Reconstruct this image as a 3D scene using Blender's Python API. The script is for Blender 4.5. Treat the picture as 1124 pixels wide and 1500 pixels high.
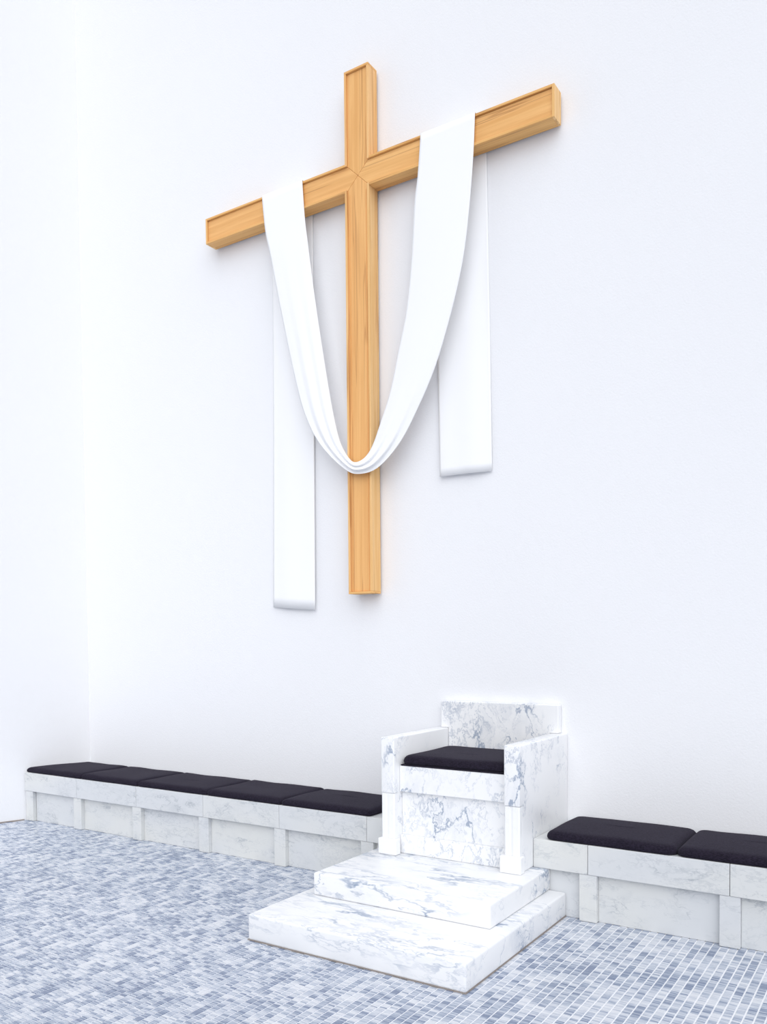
import bpy, bmesh, math, random
from mathutils import Vector, Matrix
random.seed(7)
for o in list(bpy.data.objects): bpy.data.objects.remove(o)
S = bpy.context.scene
COL = S.collection

# ------------------------------------------------------------------ camera
F, PX, PY = 1220.4288, 562.0, 982.81           # focal length and principal point in pixels of 1124x1500
CAMPOS = Vector((0.0, -4.6222, 1.45))
R3 = Vector((0.838664, 0.544589, -0.008053))   # right
U3 = Vector((-0.012648, 0.034255, 0.999333))   # up
B3 = Vector((0.544502, -0.838003, 0.035616))   # backwards
cam = bpy.data.cameras.new('camera')
camo = bpy.data.objects.new('camera', cam); COL.objects.link(camo)
camo.matrix_world = Matrix(((R3.x, U3.x, B3.x, CAMPOS.x), (R3.y, U3.y, B3.y, CAMPOS.y), (R3.z, U3.z, B3.z, CAMPOS.z), (0, 0, 0, 1)))
cam.sensor_fit = 'VERTICAL'; cam.sensor_height = 24.0
cam.lens = F / 1500 * 24.0
cam.shift_x = (562.0 - PX) / 1500; cam.shift_y = (PY - 750.0) / 1500
cam.clip_end = 100
S.camera = camo

# ------------------------------------------------------------------ light
w = bpy.data.worlds.new('world'); S.world = w; w.use_nodes = True
bg = w.node_tree.nodes['Background']; bg.inputs[0].default_value = (0.925, 0.95, 1.0, 1); bg.inputs[1].default_value = 0.36
def sun(name, d, strength, angle, col):
    l = bpy.data.lights.new(name, 'SUN'); l.energy = strength; l.angle = math.radians(angle); l.color = col
    o = bpy.data.objects.new(name, l); COL.objects.link(o)
    o.rotation_euler = Vector(d).to_track_quat('Z', 'Y').to_euler()
    return o
sun('daylight', (0.42, -0.66, 0.62), 2.55, 80, (0.965, 0.975, 1.0))
S.view_settings.view_transform = 'Standard'; S.view_settings.look = 'None'
S.view_settings.exposure = 0.11; S.view_settings.gamma = 1.0; S.view_settings.use_curve_mapping = False

# ------------------------------------------------------------------ pixel helpers (direction only; the plane gives the distance)
def on_y(u, v, y):
    d = R3 * ((u - PX) / F) - U3 * ((v - PY) / F) - B3
    return CAMPOS + d * ((y - CAMPOS.y) / d.y)
def project(p):
    d = Vector(p) - CAMPOS; z = -d.dot(B3)
    if z < .05: return None
    return PX + F * d.dot(R3) / z, PY - F * d.dot(U3) / z

# ------------------------------------------------------------------ materials
def mat(name):
    m = bpy.data.materials.new(name); m.use_nodes = True
    nt = m.node_tree; return m, nt, nt.nodes['Principled BSDF']
def N(nt, t, **kw):
    n = nt.nodes.new(t)
    for k, v in kw.items():
        if hasattr(n, k): setattr(n, k, v)
        else: n.inputs[k.replace('_', ' ')].default_value = v
    return n
def math_n(nt, op, a, b=None, clamp=False):
    n = nt.nodes.new('ShaderNodeMath'); n.operation = op; n.use_clamp = clamp
    for i, x in enumerate((a, b)):
        if x is None: continue
        if isinstance(x, (int, float)): n.inputs[i].default_value = x
        else: nt.links.new(x, n.inputs[i])
    return n.outputs[0]
def vmath(nt, op, a, b):
    n = nt.nodes.new('ShaderNodeVectorMath'); n.operation = op
    for i, x in enumerate((a, b)):
        if isinstance(x, tuple): n.inputs[i].default_value = x
        else: nt.links.new(x, n.inputs[i])
    return n.outputs[0]
def noise(nt, vec, scale, detail=3, rough=.5, dist=0.):
    n = nt.nodes.new('ShaderNodeTexNoise')
    n.inputs['Scale'].default_value = scale; n.inputs['Detail'].default_value = detail
    n.inputs['Roughness'].default_value = rough; n.inputs['Distortion'].default_value = dist
    nt.links.new(vec, n.inputs['Vector']); return n
def smooth(nt, x, a, b, lo=0., hi=1.):
    n = nt.nodes.new('ShaderNodeMapRange'); n.interpolation_type = 'SMOOTHSTEP'
    nt.links.new(x, n.inputs[0])
    for i, v in enumerate((a, b, lo, hi)): n.inputs[i + 1].default_value = v
    return n.outputs[0]
def mixc(nt, fac, a, b):
    n = nt.nodes.new('ShaderNodeMix'); n.data_type = 'RGBA'
    for sock, x in ((n.inputs[0], fac), (n.inputs[6], a), (n.inputs[7], b)):
        if isinstance(x, (int, float)): sock.default_value = x
        elif isinstance(x, tuple): sock.default_value = x + (1,) if len(x) == 3 else x
        else: nt.links.new(x, sock)
    return n.outputs[2]
def bump(nt, bsdf, h, strength, dist=.01):
    b = nt.nodes.new('ShaderNodeBump'); b.inputs['Strength'].default_value = strength; b.inputs['Distance'].default_value = dist
    nt.links.new(h, b.inputs['Height']); nt.links.new(b.outputs[0], bsdf.inputs['Normal'])
def objcoord(nt, rand=True):
    tc = nt.nodes.new('ShaderNodeTexCoord')
    if not rand: return tc.outputs['Object']
    oi = nt.nodes.new('ShaderNodeObjectInfo')
    k = math_n(nt, 'MULTIPLY', oi.outputs['Random'], 37.0)
    c = nt.nodes.new('ShaderNodeCombineXYZ')
    for i in range(3): nt.links.new(k, c.inputs[i])
    return vmath(nt, 'ADD', tc.outputs['Object'], c.outputs[0])

def wall_paint():
    m, nt, b = mat('white_wall_paint')
    v = objcoord(nt, False)
    n = noise(nt, v, 1.3, 4)
    nt.links.new(mixc(nt, n.outputs[0], (.84, .845, .868), (.86, .865, .885)), b.inputs['Base Color'])
    b.inputs['Roughness'].default_value = .85
    h = noise(nt, v, 90, 4, .65)
    bump(nt, b, h.outputs[0], .22, .006)
    return m

def marble(name, base, vein, s1, w1, amount, stretch=(1, 1, 1), rough=.3, tint=None, rot=(0, .6, .5), cloud=.22):
    m, nt, b = mat(name)
    v = objcoord(nt)
    mp = nt.nodes.new('ShaderNodeMapping'); nt.links.new(v, mp.inputs[0])
    mp.inputs['Rotation'].default_value = rot; mp.inputs['Scale'].default_value = stretch
    v = mp.outputs[0]
    wn = noise(nt, v, s1 * .9, 5, .62)
    warp = vmath(nt, 'MULTIPLY', vmath(nt, 'SUBTRACT', wn.outputs['Color'], (.5, .5, .5)), (1.5 / s1,) * 3)
    vw = vmath(nt, 'ADD', v, warp)
    def ridge(sc, wid, det):
        n = noise(nt, vw, sc, det, .5).outputs[0]
        d = math_n(nt, 'ABSOLUTE', math_n(nt, 'SUBTRACT', n, .5))
        return smooth(nt, d, 0, wid, 1, 0)
    r1 = ridge(s1, w1, 3); r2 = ridge(s1 * 2.2, w1 * 1.3, 3); r3 = ridge(s1 * 4.5, w1 * 1.8, 3)
    m1 = smooth(nt, noise(nt, v, s1 * .8, 2).outputs[0], .45, .65)
    m2 = smooth(nt, noise(nt, v, s1 * .6, 2).outputs[0], .42, .62)
    m3 = smooth(nt, noise(nt, vw, s1 * .9, 2).outputs[0], .50, .68)
    a = math_n(nt, 'MULTIPLY', r1, m1)
    c = math_n(nt, 'MULTIPLY', math_n(nt, 'MULTIPLY', r2, m2), .62)
    d = math_n(nt, 'MULTIPLY', math_n(nt, 'MULTIPLY', r3, m3), .5)
    cl = math_n(nt, 'MULTIPLY', smooth(nt, noise(nt, vw, s1 * .8, 5, .65).outputs[0], .5, .75), cloud)
    f = math_n(nt, 'ADD', math_n(nt, 'MAXIMUM', math_n(nt, 'MAXIMUM', a, c), d), cl)
    f = math_n(nt, 'MULTIPLY', f, amount, True)
    bc = base
    if tint:
        bc = mixc(nt, smooth(nt, noise(nt, v, 1.7, 2).outputs[0], .35, .7), base, tint)
    nt.links.new(mixc(nt, f, bc, vein), b.inputs['Base Color'])
    b.inputs['Roughness'].default_value = rough
    b.inputs['Specular IOR Level'].default_value = .35
    return m

def wood(name, axis, c1=(.735, .375, .125), c2=(.89, .525, .21), dark=(.40, .17, .055)):
    m, nt, b = mat(name)
    v = objcoord(nt)
    st = {'z': (30, 30, .9), 'x': (.9, 30, 30)}[axis]
    vs = vmath(nt, 'MULTIPLY', v, st)
    n1 = noise(nt, vs, 1.0, 6, .65, .4).outputs[0]
    st2 = {'z': (22, 22, .55), 'x': (.55, 22, 22)}[axis]
    n2 = noise(nt, vmath(nt, 'MULTIPLY', v, st2), 1.0, 2, .5, .8).outputs[0]
    col = mixc(nt, smooth(nt, n1, .3, .7), c1, c2)
    line = smooth(nt, math_n(nt, 'ABSOLUTE', math_n(nt, 'SUBTRACT', n2, .6)), 0, .05, 1, 0)
    col = mixc(nt, math_n(nt, 'MULTIPLY', line, .6), col, dark)
    oi = nt.nodes.new('ShaderNodeObjectInfo')
    col = mixc(nt, math_n(nt, 'MULTIPLY', oi.outputs['Random'], .35), col, (.82, .43, .17))
    nt.links.new(col, b.inputs['Base Color'])
    b.inputs['Roughness'].default_value = .5
    b.inputs['Specular IOR Level'].default_value = .25
    bump(nt, b, n1, .08, .003)
    return m

def fabric_dark():
    m, nt, b = mat('charcoal_wool_fabric')
    v = objcoord(nt)
    n = smooth(nt, noise(nt, vmath(nt, 'MULTIPLY', v, (90, 200, 200)), 1, 4, .7).outputs[0], .3, .7)
    n2 = noise(nt, v, 9, 3).outputs[0]
    c = mixc(nt, n, (.003, .002, .006), (.022, .017, .032))
    c = mixc(nt, math_n(nt, 'MULTIPLY', n2, .35), c, (.026, .022, .034))
    nt.links.new(c, b.inputs['Base Color'])
    b.inputs['Roughness'].default_value = .95; b.inputs['Specular IOR Level'].default_value = .15
    b.inputs['Sheen Weight'].default_value = .05; b.inputs['Sheen Roughness'].default_value = .5
    b.inputs['Sheen Tint'].default_value = (.75, .72, .9, 1)
    h = noise(nt, v, 420, 2).outputs[0]; bump(nt, b, h, .3, .002)
    return m

def cloth_white():
    m, nt, b = mat('white_linen')
    b.inputs['Base Color'].default_value = (.915, .918, .93, 1); b.inputs['Roughness'].default_value = .9
    b.inputs['Specular IOR Level'].default_value = .2
    v = objcoord(nt, False)
    bump(nt, b, noise(nt, v, 350, 2).outputs[0], .12, .001)
    return m

def tile_mat(name, use_attr, slab=False):
    m, nt, b = mat(name)
    g = nt.nodes.new('ShaderNodeNewGeometry'); pos = g.outputs['Position']
    if slab:                                                   # floor slab: grout lines at the column edges, stone between
        d = vmath(nt, 'MULTIPLY', pos, (1 / .0375, 1 / .088, 0)); sx = nt.nodes.new('ShaderNodeSeparateXYZ'); nt.links.new(d, sx.inputs[0])
        w2 = nt.nodes.new('ShaderNodeTexWhiteNoise'); w2.noise_dimensions = '2D'
        fl = nt.nodes.new('ShaderNodeVectorMath'); fl.operation = 'FLOOR'; nt.links.new(d, fl.inputs[0]); nt.links.new(fl.outputs[0], w2.inputs['Vector'])
        r = w2.outputs['Value']
        edge = math_n(nt, 'ABSOLUTE', math_n(nt, 'SUBTRACT', math_n(nt, 'FRACT', sx.outputs[0]), .5))
        grout = math_n(nt, 'GREATER_THAN', edge, .415)
    elif use_attr:
        a = nt.nodes.new('ShaderNodeAttribute'); a.attribute_name = 'tile_rand'; r = a.outputs['Fac']
    else:
        r = nt.nodes.new('ShaderNodeObjectInfo').outputs['Random']
    wn = nt.nodes.new('ShaderNodeTexWhiteNoise'); wn.noise_dimensions = '1D'
    nt.links.new(math_n(nt, 'MULTIPLY', r, 917.0), wn.inputs['W'])
    off = vmath(nt, 'MULTIPLY', wn.outputs['Color'], (50, 50, 50))
    # bands of the cut stone run across the tile
    v = vmath(nt, 'ADD', vmath(nt, 'MULTIPLY', pos, (3, 30, 1)), off)
    band = noise(nt, v, 1.0, 5, .6, .25).outputs[0]
    v2 = vmath(nt, 'ADD', vmath(nt, 'MULTIPLY', pos, (4, 150, 1)), off)
    fine = noise(nt, v2, 1.0, 3, .6).outputs[0]
    t = math_n(nt, 'ADD', math_n(nt, 'MULTIPLY', wn.outputs['Value'], .42), math_n(nt, 'MULTIPLY', smooth(nt, band, .32, .68), .62))
    t = math_n(nt, 'ADD', t, math_n(nt, 'MULTIPLY', math_n(nt, 'SUBTRACT', smooth(nt, fine, .34, .66), .5), .55))
    v3 = vmath(nt, 'MULTIPLY', pos, (26.67, 5.5, 1))
    sp = nt.nodes.new('ShaderNodeSeparateXYZ'); nt.links.new(v3, sp.inputs[0])
    cb = nt.nodes.new('ShaderNodeCombineXYZ'); nt.links.new(math_n(nt, 'MULTIPLY', math_n(nt, 'FLOOR', sp.outputs[0]), 7.31), cb.inputs[0]); nt.links.new(sp.outputs[1], cb.inputs[1])
    run = noise(nt, cb.outputs[0], 1.0, 2, .5).outputs[0]      # neighbouring tiles of a strip were cut from one slab
    t = math_n(nt, 'ADD', t, math_n(nt, 'MULTIPLY', math_n(nt, 'SUBTRACT', run, .40), .85))
    cr = nt.nodes.new('ShaderNodeValToRGB'); e = cr.color_ramp.elements
    e[0].position = .22; e[0].color = (.69, .71, .755, 1)
    e[1].position = 1.12 if False else 1.0; e[1].color = (.17, .215, .325, 1)
    q = e.new(.52); q.color = (.515, .555, .635, 1); q = e.new(.80); q.color = (.325, .38, .485, 1)
    nt.links.new(t, cr.inputs[0])
    nt.links.new(mixc(nt, grout, cr.outputs[0], (.90, .905, .93)) if slab else cr.outputs[0], b.inputs['Base Color'])
    b.inputs['Roughness'].default_value = .22; b.inputs['Specular IOR Level'].default_value = .7
    return m

def plain(name, col, rough):
    m, nt, b = mat(name)
    n = noise(nt, objcoord(nt, False), 40, 3).outputs[0]
    nt.links.new(mixc(nt, n, tuple(c * .94 for c in col), col), b.inputs['Base Color'])
    b.inputs['Roughness'].default_value = rough
    return m

M_wall = wall_paint()
M_throne = marble('veined_white_marble', (.87, .875, .885), (.29, .35, .46), 5.5, .028, .82, (1.1, 1, .75))
M_step = marble('streaked_white_marble', (.87, .875, .885), (.26, .33, .45), 4.2, .034, .95, (.45, 1.3, 1.3), rot=(.3, .25, .12))
M_white = marble('plain_white_marble', (.88, .885, .895), (.62, .66, .72), 3.0, .02, .30)
M_bench = marble('grey_white_marble', (.655, .67, .685), (.40, .43, .46), 7.0, .03, .6, (.7, 1, 1.5), .32, (.70, .705, .685), cloud=.5)
M_woodz = wood('honey_wood_upright_grain', 'z'); M_woodx = wood('honey_wood_level_grain', 'x')
M_boardz = wood('honey_edge_wood_upright', 'z', (.78, .45, .16), (.91, .62, .31)); M_boardx = wood('honey_edge_wood_level', 'x', (.72, .38, .12), (.85, .52, .20))
M_fab = fabric_dark(); M_cloth = cloth_white()
M_tile_o = tile_mat('blue_grey_stone_tile', False); M_tile_a = tile_mat('blue_grey_stone_tile_field', True)
M_seal = plain('brown_sealant', (.30, .26, .235), .8)
M_grout = tile_mat('mosaic_floor_slab', False, True)

# ------------------------------------------------------------------ object helpers
def link(name, mesh, material, parent=None, loc=None):
    o = bpy.data.objects.new(name, mesh); COL.objects.link(o)
    if material: mesh.materials.append(material)
    if parent: o.parent = parent
    if loc is not None: o.location = loc
    return o
def thing(name, label, cat, loc, group=None):
    o = bpy.data.objects.new(name, None); COL.objects.link(o); o.location = loc; o.empty_display_size = .1
    tag(o, label, cat, group); return o
def tag(o, label, cat, group=None):
    o['label'] = label; o['category'] = cat
    if group: o['group'] = group
    return o
def finish(bm, name, material, parent=None, smooth_ang=None, bevel=0, seg=2):
    """mesh given in world coordinates; stored relative to its thing"""
    bmesh.ops.recalc_face_normals(bm, faces=bm.faces)
    if bevel:
        bmesh.ops.bevel(bm, geom=[e for e in bm.edges if e.is_manifold and e.calc_face_angle(0) > .5], offset=bevel, segments=seg, profile=.5, affect='EDGES')
    if parent:
        bmesh.ops.translate(bm, verts=bm.verts, vec=-parent.location)
        base = None
    else:
        xs = [v.co for v in bm.verts]
        base = Vector(((min(c.x for c in xs) + max(c.x for c in xs)) / 2, (min(c.y for c in xs) + max(c.y for c in xs)) / 2, min(c.z for c in xs)))
        bmesh.ops.translate(bm, verts=bm.verts, vec=-base)
    me = bpy.data.meshes.new(name); bm.to_mesh(me); bm.free()
    if smooth_ang is not None:
        for p in me.polygons: p.use_smooth = True
        if smooth_ang < 180: me.set_sharp_from_angle(angle=math.radians(smooth_ang))
    return link(name, me, material, parent, base)
def prism(pts, axis, a, b, bm=None):
    """polygon pts (two coordinates) extruded along axis from a to b"""
    bm = bm or bmesh.new()
    def P(p, t):
        return {'x': (t, p[0], p[1]), 'y': (p[0], t, p[1]), 'z': (p[0], p[1], t)}[axis]
    lo = [bm.verts.new(P(p, a)) for p in pts]; hi = [bm.verts.new(P(p, b)) for p in pts]
    bm.faces.new(lo); bm.faces.new(hi[::-1])
    for i in range(len(pts)):
        j = (i + 1) % len(pts); bm.faces.new((lo[i], hi[i], hi[j], lo[j]))
    return bm
def box(x0, x1, y0, y1, z0, z1, bm=None):
    return prism([(x0, y0), (x1, y0), (x1, y1), (x0, y1)], 'z', z0, z1, bm)
def struct(name, bm, material, parent=None, **kw):
    o = finish(bm, name, material, parent, **kw); o['kind'] = 'structure'; return o

# ------------------------------------------------------------------ setting
CORNER = -6.03; SLOPE = .188 / .516                       # the side wall meets the back wall at an open angle
def wall_x(y): return CORNER + y * SLOPE
HW = 9.0
struct('wall_back', box(CORNER - .3, 14, 0, .25, -.1, HW), M_wall)
yl = -7.0
struct('wall_left', prism([(CORNER, 0), (wall_x(yl), yl), (wall_x(yl) - .25, yl), (CORNER - .3, 0)], 'z', -.1, HW), M_wall)

TILE_TOP = 0.0
struct('trim_1', prism([(wall_x(-.52) , -.52), (wall_x(-6.7), -6.7), (wall_x(-6.7) + .012, -6.7), (wall_x(-.52) + .012, -.52)], 'z', -.002, .007), M_seal)
floor = struct('floor', prism([(CORNER, 0), (wall_x(-7.0), -7.0), (-8.6, -16), (14, -16), (14, 0)], 'z', -.1, TILE_TOP - .0025), M_grout)
PITCH, TL = .0375, .088
LS = (-2.7515, -1.5603, -1.6211, -.481, .1278)            # lower step x0 x1 y0 y1 top
US = (-2.6661, -1.6469, -1.2099, -.481, .2455)
def hidden(x, y):
    if y > -.470: return True
    if x - PITCH / 2 < wall_x(y) + .004: return True
    return LS[0] + .02 < x < LS[1] - .02 and y > LS[2] + .03
cells = []
nx0, nx1 = int(-7.4 / PITCH), int(3.6 / PITCH)
for i in range(nx0, nx1):
    x = (i + .5) * PITCH; off = random.random() * TL; rl = TL
    y = -.474 - off + TL
    while y > -5.4:
        # the first tile of a column is cut at the bench front
        ya, yb = y - rl + .0006, min(y - .0006, -.4745)
        if yb - ya > .01 and not hidden(x, (ya + yb) / 2):
            full = (yb - ya) > rl - .0013
            q = project((x, (ya + yb) / 2, 0))
            area = 0
            if q and 0 <= q[0] <= 1124 and 0 <= q[1] <= 1500:
                a = project((x - .018, ya, 0)); b2 = project((x + .018, ya, 0)); c2 = project((x + .018, yb, 0))
                area = abs((b2[0] - a[0]) * (c2[1] - a[1]) - (b2[1] - a[1]) * (c2[0] - a[0]))
            cells.append((area, full, x, ya, yb))
        y -= rl
cells.sort(key=lambda c: -c[0])
near = [c for c in cells if c[1]][:300]; ns = set(id(c) for c in near)
hx, hy, hz = (PITCH - .0062) / 2, (TL - .0012) / 2, .0025
tm = bpy.data.meshes.new('tile')
def tile_verts(x0, x1, y0, y1):
    c = .0008
    return [(x0, y0, -hz), (x1, y0, -hz), (x1, y1, -hz), (x0, y1, -hz), (x0 + c, y0 + c, 0), (x1 - c, y0 + c, 0), (x1 - c, y1 - c, 0), (x0 + c, y1 - c, 0)]
TF = [(4, 5, 6, 7), (0, 1, 5, 4), (1, 2, 6, 5), (2, 3, 7, 6), (3, 0, 4, 7)]
tm.from_pydata(tile_verts(-hx, hx, -hy, hy), [], TF); tm.materials.append(M_tile_o)
for c in near:
    o = bpy.data.objects.new('tile', tm); COL.objects.link(o); o.parent = floor
    o.location = Vector((c[2], (c[3] + c[4]) / 2, TILE_TOP)) - floor.location
V, Fc, rnd = [], [], []
for c in cells:
    if id(c) in ns: continue
    k = len(V); V += tile_verts(c[2] - hx, c[2] + hx, c[3], c[4]); Fc += [tuple(k + i for i in f) for f in TF]
    rnd += [random.random()] * 5
fm = bpy.data.meshes.new('tile_field'); fm.from_pydata(V, [], Fc)
at = fm.attributes.new('tile_rand', 'FLOAT', 'FACE'); at.data.foreach_set('value', rnd)
tf = link('tile_field', fm, M_tile_a, floor, -floor.location); tf['kind'] = 'stuff'

# ------------------------------------------------------------------ benches
J0, JS = -6.2176, .6835                                     # joints of the fascia
def J(k): return J0 + JS * k if k else J0
BT, BF, BY = .3981, .246, -.5148
XC = -2.1548
TO, TI = .424, .336                                          # throne: outer and inner half widths
def bench(name, label, xa, xb, joints, left_end):
    t = thing(name, label, 'bench', Vector(((xa + xb) / 2, -.25, 0)))
    xl = (lambda y: wall_x(y) + .004) if left_end else (lambda y: xa)
    # fascia blocks
    ed = [xl(BY + .03)] + joints + [xb]
    for a, b in zip(ed[:-1], ed[1:]):
        finish(box(a + .0012, b - .0012, BY, BY + .028, BF, BT), 'fascia_block', M_bench, t, bevel=.0025)
    finish(prism([(xl(BY + .03), BY + .0295), (xb, BY + .0295), (xb, -.003), (xl(-.003), -.003)], 'z', BT - .03, BT - .001), 'seat_slab', M_bench, t, bevel=.002)
    # posts under the joints
    pw = .046
    for j in joints:
        finish(box(j - pw, j + pw, BY + .004, BY + .044, 0.001, BF - .001), 'post', M_bench, t, bevel=.003)
    if left_end:
        a = xl(BY + .046); finish(box(a + .001, a + .092, BY + .004, BY + .044, 0.001, BF - .001), 'post', M_bench, t, bevel=.003)
    # recessed panels
    yp = BY + .037
    for a, b in zip(ed[:-1], ed[1:]):
        aa = a + (.101 if (left_end and a == ed[0]) else (pw if a in joints else 0)); bb = b - (pw if b in joints else 0)
        finish(box(aa + .0008, bb - .0008, yp, yp + .02, 0.001, BT - .031), 'panel', M_bench, t)
    return t
bench('marble_bench', 'long low pale grey marble bench with five dark cushions running to the left wall', J0, XC - TO - .001, [J(k) for k in range(1, 6)], True)
bench('marble_bench', 'low pale grey marble bench to the right of the throne with two dark cushions', XC + TO + .001, J(9), [J(k) for k in (7, 8)], False)

def cushion_mesh(corner, z0, h, r, seed, puff=.004):
    """soft pad: rings of a rounded rectangle; corner = four (x, y) from front left, counter-clockwise"""
    rr = random.Random(seed); ph = [rr.uniform(0, 6.28) for _ in range(6)]
    c = [Vector((a, b)) for a, b in corner]
    W = ((c[1] - c[0]).length + (c[2] - c[3]).length) / 2; D = ((c[3] - c[0]).length + (c[2] - c[1]).length) / 2
    prof = [(.010, 0), (.002, .10), (0, .28), (.001, .45), (.005, .64), (.012, .80), (.022, .91), (.036, .97), (.06, 1.0), (.11, 1.03), (.17, 1.05), (.215, 1.055)]
    bm = bmesh.new(); rings = []
    nc, ne = 6, 10
    for ins, zz in prof:
        w2, d2 = W / 2 - ins, D / 2 - ins; rad = max(.004, min(r - ins * .35, w2, d2))
        pts = []
        for q, (sx, sy) in enumerate(((-1, -1), (1, -1), (1, 1), (-1, 1))):
            cx, cy = sx * (w2 - rad), sy * (d2 - rad)
            for i in range(nc + 1):
                a = math.pi + q * math.pi / 2 + i / nc * math.pi / 2
                pts.append((cx + rad * math.cos(a), cy + rad * math.sin(a)))
            # straight run to the next corner
            nsx, nsy = ((1, -1), (1, 1), (-1, 1), (-1, -1))[q]
            a = math.pi + (q + 1) * math.pi / 2
            p0 = pts[-1]; p1 = (nsx * (w2 - rad) + rad * math.cos(a), nsy * (d2 - rad) + rad * math.sin(a))
            for i in range(1, ne): pts.append((p0[0] + (p1[0] - p0[0]) * i / ne, p0[1] + (p1[1] - p0[1]) * i / ne))
        ring = []
        for x, y in pts:
            s, t = x / W + .5, y / D + .5
            p = c[0] * (1 - s) * (1 - t) + c[1] * s * (1 - t) + c[2] * s * t + c[3] * (1 - s) * t
            dz = puff * (math.sin(9 * s + ph[0]) * .35 + math.sin(7 * t + ph[1]) * .3 + math.sin(13 * s + 5 * t + ph[2]) * .25) * (zz > .5)
            wob = .0022 * math.sin(11 * s + ph[3]) * (zz > .05)
            ring.append(bm.verts.new((p.x, p.y + (wob if t < .1 else 0), z0 + h * zz + dz)))
        rings.append(ring)
    n = len(rings[0])
    for a, b in zip(rings[:-1], rings[1:]):
        for i in range(n): bm.faces.new((a[i], a[(i + 1) % n], b[(i + 1) % n], b[i]))
    bm.faces.new(rings[0][::-1]); bm.faces.new(rings[-1])
    return bm
cz = BT + .0005
xs = [-6.19, -5.487, -4.834, -4.135, -3.474, -2.775]
words = ['black fabric bench cushion against the left wall, cut on a slant', 'second black fabric bench cushion counted from the left wall',
         'middle one of the five black cushions on the long left bench', 'fourth black fabric bench cushion counted from the left wall',
         'black fabric bench cushion next to the left side of the throne']
for i in range(5):
    a, b = xs[i] + .0005, xs[i + 1] - .0005
    cr = [(a, BY + .003), (b, BY + .003), (b + (0 if i < 4 else 0), -.022), (a if i else wall_x(-.022) + .03, -.022)]
    tag(finish(cushion_mesh(cr, cz, .044, .014 if i < 4 else .022, i + 1), 'bench_cushion', M_fab, smooth_ang=180), words[i], 'cushion', 'cushions on the left bench')
for i, (a, b) in enumerate(((-1.668, -.9975), (-.9965, -.33))):
    tag(finish(cushion_mesh([(a, BY + .003), (b, BY + .003), (b, -.02), (a, -.02)], cz, .05, .045, i + 11), 'bench_cushion', M_fab, smooth_ang=180),
        ['black fabric bench cushion just right of the throne, with rounded corners', 'black fabric bench cushion cut off by the right edge of the photo'][i], 'cushion', 'cushions on the right bench')

# ------------------------------------------------------------------ steps and throne
tag(finish(box(LS[0], LS[1], LS[2], LS[3], .0005, LS[4]), 'marble_step', M_step, bevel=.011, seg=3, smooth_ang=50), 'wide lower step of grey-veined white marble resting on the mosaic floor', 'step', 'steps of the throne')
tag(finish(box(US[0], US[1], US[2], US[3], LS[4] + .0005, US[4]), 'marble_step', M_step, bevel=.010, seg=3, smooth_ang=50), 'smaller upper marble step lying on the lower step, under the throne', 'step', 'steps of the throne')
ZB = US[4] + .0005
lower = [o for o in COL.objects if o.name == 'marble_step'][0]
for a in ((LS[0] - .001, LS[1] + .002, LS[2] - .002, LS[2] + .008), (LS[1] - .008, LS[1] + .002, LS[2] + .0085, LS[3])):
    finish(box(*a, -.0005, .0042), 'sealant_line', M_seal, lower)
YF = -.688
th = thing('marble_throne', 'white grey-veined marble armchair throne with a black seat cushion, on two steps', 'chair', Vector((XC, -.35, ZB)))
AT, AJ = .908, .592
for s in (-1, 1):
    def X(a, b): return (XC + s * a, XC + s * b) if s > 0 else (XC - b, XC - a)
    x0, x1 = X(TI, TO)
    finish(prism([(YF, AJ + .0006), (YF, AT), (-.002, AT), (-.002, ZB), (YF + .036, ZB), (YF + .036, AJ + .0006)], 'x', x0, x1), 'arm_slab', M_throne, th, bevel=.006, seg=3, smooth_ang=50)
    # fluted front shaft: two fillets beside a shallow groove
    e0, e1 = x0 + .001, x1 - .001; y0, y1 = YF + .001, YF + .0355
    g0, g1 = e0 + .030, e0 + .048
    finish(prism([(e0, y1), (e0, y0 + .006), (e0 + .006, y0), (g0, y0), (g0 + .004, y0 + .007), (g1 - .004, y0 + .007), (g1, y0), (e1 - .006, y0), (e1, y0 + .006), (e1, y1)], 'z', .336, AJ), 'pilaster', M_white, th)
    b0, b1 = X(TI - .018, TO + .013)
    finish(box(b0, b1, YF - .017, YF + .0355, ZB, .3355), 'base_block', M_white, th, bevel=.005)
xi = TI - .001
finish(box(XC - xi, XC + xi, -.632, -.602, .597, .7455), 'seat_rail', M_throne, th, bevel=.004)
finish(box(XC - xi, XC + xi, -.605, -.58, .351, .5965), 'front_panel', M_throne, th)
finish(box(XC - xi, XC + xi, -.628, -.58, ZB, .3505), 'plinth', M_throne, th, bevel=.003)
finish(box(XC - xi, XC + xi, -.6015, -.06, .70, .7455), 'seat_slab', M_throne, th)
bk = .386
finish(prism([(XC - xi, .62), (XC + xi, .62), (XC + xi, AT + .0008), (XC + bk, AT + .0008), (XC + bk, 1.0735), (XC - bk, 1.0735), (XC - bk, AT + .0008), (XC - xi, AT + .0008)], 'y', -.052, -.003), 'backrest', M_throne, th, bevel=.004)
cu = thing('seat_cushion', 'black fabric cushion lying on the seat of the marble throne', 'cushion', Vector((XC, -.35, .746)))
finish(box(XC - .326, XC + .326, -.634, -.10, .7462, .7535), 'base_board', M_fab, cu, bevel=.002)
finish(cushion_mesh([(XC - .328, -.632), (XC + .328, -.632), (XC + .325, -.085), (XC - .325, -.085)], .7537, .052, .05, 31, .003), 'pad', M_fab, cu, smooth_ang=180)

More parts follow.
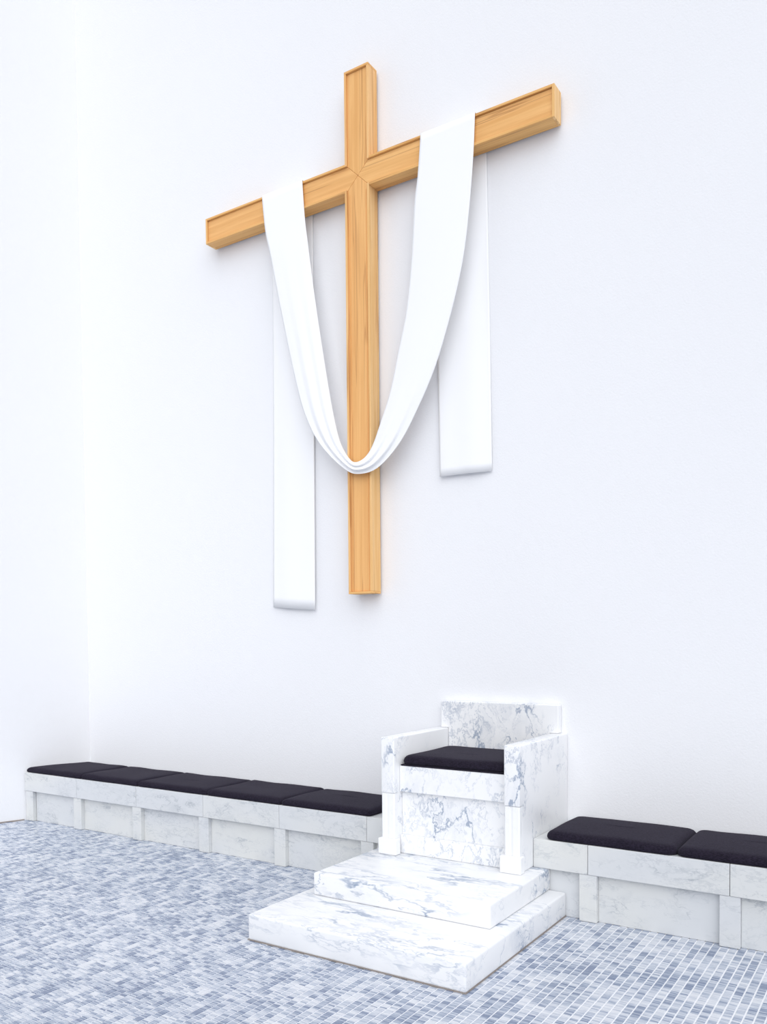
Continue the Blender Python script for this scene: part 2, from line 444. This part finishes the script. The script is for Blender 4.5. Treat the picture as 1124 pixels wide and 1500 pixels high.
# ------------------------------------------------------------------ cross
CX0, CX1, BZ0, BZ1 = -4.4459, -1.7642, 4.3595, 4.5407       # beam
SX0, SX1, SZ0, SZ1 = -3.1958, -3.0082, 1.7627, 5.1237       # shaft
YFc, YBc = -.1190, -.016
cross = thing('wooden_cross', 'large honey-coloured wooden cross hung high on the white wall', 'cross', Vector(((SX0 + SX1) / 2, YBc, SZ0)))
e = .0145                                                    # edge boards stand proud round the panels
def board(x0, x1, z0, z1, horizontal):
    finish(box(x0, x1, YFc, YBc, z0, z1), 'edge_board', M_boardx if horizontal else M_boardz, cross, bevel=.0012, seg=1)
q = .0004
board(SX0, SX0 + e, BZ1 - e + q, SZ1 - e - q, False); board(SX1 - e, SX1, BZ1 - e + q, SZ1 - e - q, False)
board(SX0, SX1, SZ1 - e, SZ1, True)
board(SX0, SX0 + e, SZ0 + e + q, BZ0 + e - q, False); board(SX1 - e, SX1, SZ0 + e + q, BZ0 + e - q, False)
board(SX0, SX1, SZ0, SZ0 + e, True)
board(CX0 + e + q, SX0 - q, BZ1 - e, BZ1, True); board(SX1 + q, CX1 - e - q, BZ1 - e, BZ1, True)
board(CX0 + e + q, SX0 - q, BZ0, BZ0 + e, True); board(SX1 + q, CX1 - e - q, BZ0, BZ0 + e, True)
board(CX0, CX0 + e, BZ0, BZ1, False); board(CX1 - e, CX1, BZ0, BZ1, False)
cx, czc = (SX0 + SX1) / 2, (BZ0 + BZ1) / 2
a0, a1, c0, c1 = SX0 + e + .0006, SX1 - e - .0006, BZ0 + e + .0006, BZ1 - e - .0006
yp0, yp1 = YFc + .013, YBc - .001
g = .0005
for pts, m in (([(a0, c1 + g), (cx, czc + g), (a1, c1 + g), (a1, SZ1 - e - .0006), (a0, SZ1 - e - .0006)], M_woodz),
               ([(a0, c0 - g), (cx, czc - g), (a1, c0 - g), (a1, SZ0 + e + .0006), (a0, SZ0 + e + .0006)], M_woodz),
               ([(a0 - g, c0), (cx - g, czc), (a0 - g, c1), (CX0 + e + .0006, c1), (CX0 + e + .0006, c0)], M_woodx),
               ([(a1 + g, c0), (cx + g, czc), (a1 + g, c1), (CX1 - e - .0006, c1), (CX1 - e - .0006, c0)], M_woodx)):
    finish(prism(pts, 'y', yp0, yp1), 'panel', m, cross, bevel=.0022, seg=1)
# slim bead along both long edges of the lower shaft panel
for x in (a0 + .014, a1 - .018):
    finish(box(x, x + .0035, yp0 - .0025, yp0 - .0001, SZ0 + e + .001, c0 - .03), 'bead', M_woodz, cross)

# ------------------------------------------------------------------ draped cloth: tail, over the beam, swag across the shaft, over the beam, tail
OUT = [(384, 291), (389, 340), (395.6, 371.6), (409.6, 446), (431, 549), (447, 608), (470, 652), (505, 687), (528, 694),
       (556, 683), (588, 645), (615, 592), (636, 542), (652, 491), (668, 430), (680, 370), (688, 300), (693.5, 228), (696, 167)]
INN = [(443, 267), (446.5, 317), (451, 355), (462, 440), (478, 545), (489, 608), (499, 648), (512, 671.5), (522, 677),
       (535.7, 669), (547, 650), (559, 614.6), (571.5, 574), (584, 512), (595, 455.7), (602.7, 378), (607, 300), (612, 258), (616, 201)]
def catmull(P, t):
    n = len(P) - 1; x = min(max(t, 0), 1) * n; i = min(int(x), n - 1); f = x - i
    p0, p1, p2, p3 = (P[max(0, min(n, i + k))] for k in (-1, 0, 1, 2))
    return tuple(.5 * (2 * b + (c - a) * f + (2 * a - 5 * b + 4 * c - d) * f * f + (3 * b - a - 3 * c + d) * f ** 3) for a, b, c, d in zip(p0, p1, p2, p3))
NS = 28
rows = []
YC = YFc - .006
def lerp(a, b, t): return a + (b - a) * t
def tail(xa0, xa1, za, zb_in, xt0, xt1, seed):
    """rows from the hem up to just under the beam's top edge, behind the beam"""
    r = []
    for k in range(40):
        t = k / 39
        row = []
        for j in range(NS + 1):
            s = j / NS
            x = lerp(lerp(xa0, xt0, t), lerp(xa1, xt1, t), s); z = lerp(lerp(za, zb_in, s), BZ1, t)
            out = .016 * (1 - t) ** 1.5 if z < BZ0 else 0
            y = -.008 - out + (.006 * math.sin(3 * s * 2 + seed) + .004 * math.sin(9 * s + seed * 2)) * min(1, max(0, (BZ0 - .05 - z) / .8))
            row.append(Vector((x, min(y, -.0065), z)))
        r.append(row)
    return r
lt = tail(-3.945 + .012, -3.561 + .012, 1.70, 1.67, -3.905, -3.545, 1.0)
rt = tail(-2.567 + .012, -2.213 + .012, 2.475, 2.47, -2.60, -2.236, 2.3)
# swag
sw = []
NT = 120
for k in range(NT + 1):
    t = k / NT
    po, pi = catmull(OUT, t), catmull(INN, t)
    A, B = on_y(po[0], po[1], YC), on_y(pi[0], pi[1], YC)
    wd = (A - B).length
    tight = max(0, 1 - wd / .34)                              # the narrower the strip, the deeper its folds
    mid = math.sin(math.pi * t)
    row = []
    for j in range(NS + 1):
        s = j / NS                                            # 0 = outer edge
        u, v = lerp(po[0], pi[0], s), lerp(po[1], pi[1], s)
        f = .015 * tight * (1 + math.sin(2 * math.pi * (2.6 * s + .35 * t) + .6)) + .004 * tight * (1 + math.sin(2 * math.pi * 5.3 * s + 1.7 + 2 * t))
        f += .020 * mid * math.sin(math.pi * s) ** .8
        row.append(on_y(u, v, YC - .001 - f))
    sw.append(row)
first = [[p.copy() for p in sw[0]]]; last = [[p.copy() for p in sw[-1]]]
def over(back, front):
    """rows across the top of the beam, from the tail's top row to the swag's first row"""
    r = []
    for k in range(1, 8):
        a = k / 8; row = []
        for b, f in zip(back, front):
            p = b.lerp(f, a); zt = BZ1 + .0055
            p.z = lerp(p.z, zt, min(1, 4 * a * (1 - a) * 1.6)); p.z = max(p.z, BZ1 + .004)
            row.append(p)
        r.append(row)
    return r
for r_ in (sw[0], sw[-1]):
    for p in r_: p.z = BZ1 + .003
rows += lt + over(lt[-1], sw[0]) + sw
back = over(rt[-1], sw[-1][::-1])
rows += [r[::-1] for r in back[::-1]] + [r[::-1] for r in rt[::-1]]
bm = bmesh.new()
vs = [[bm.verts.new(p) for p in row] for row in rows]
for a, b in zip(vs[:-1], vs[1:]):
    for j in range(NS): bm.faces.new((a[j], a[j + 1], b[j + 1], b[j]))
cl = finish(bm, 'draped_cloth', M_cloth, smooth_ang=180)
md = cl.modifiers.new('thickness', 'SOLIDIFY'); md.thickness = .0014; md.offset = 0
tag(cl, 'long white cloth draped over the arms of the wooden cross and across its shaft', 'cloth')
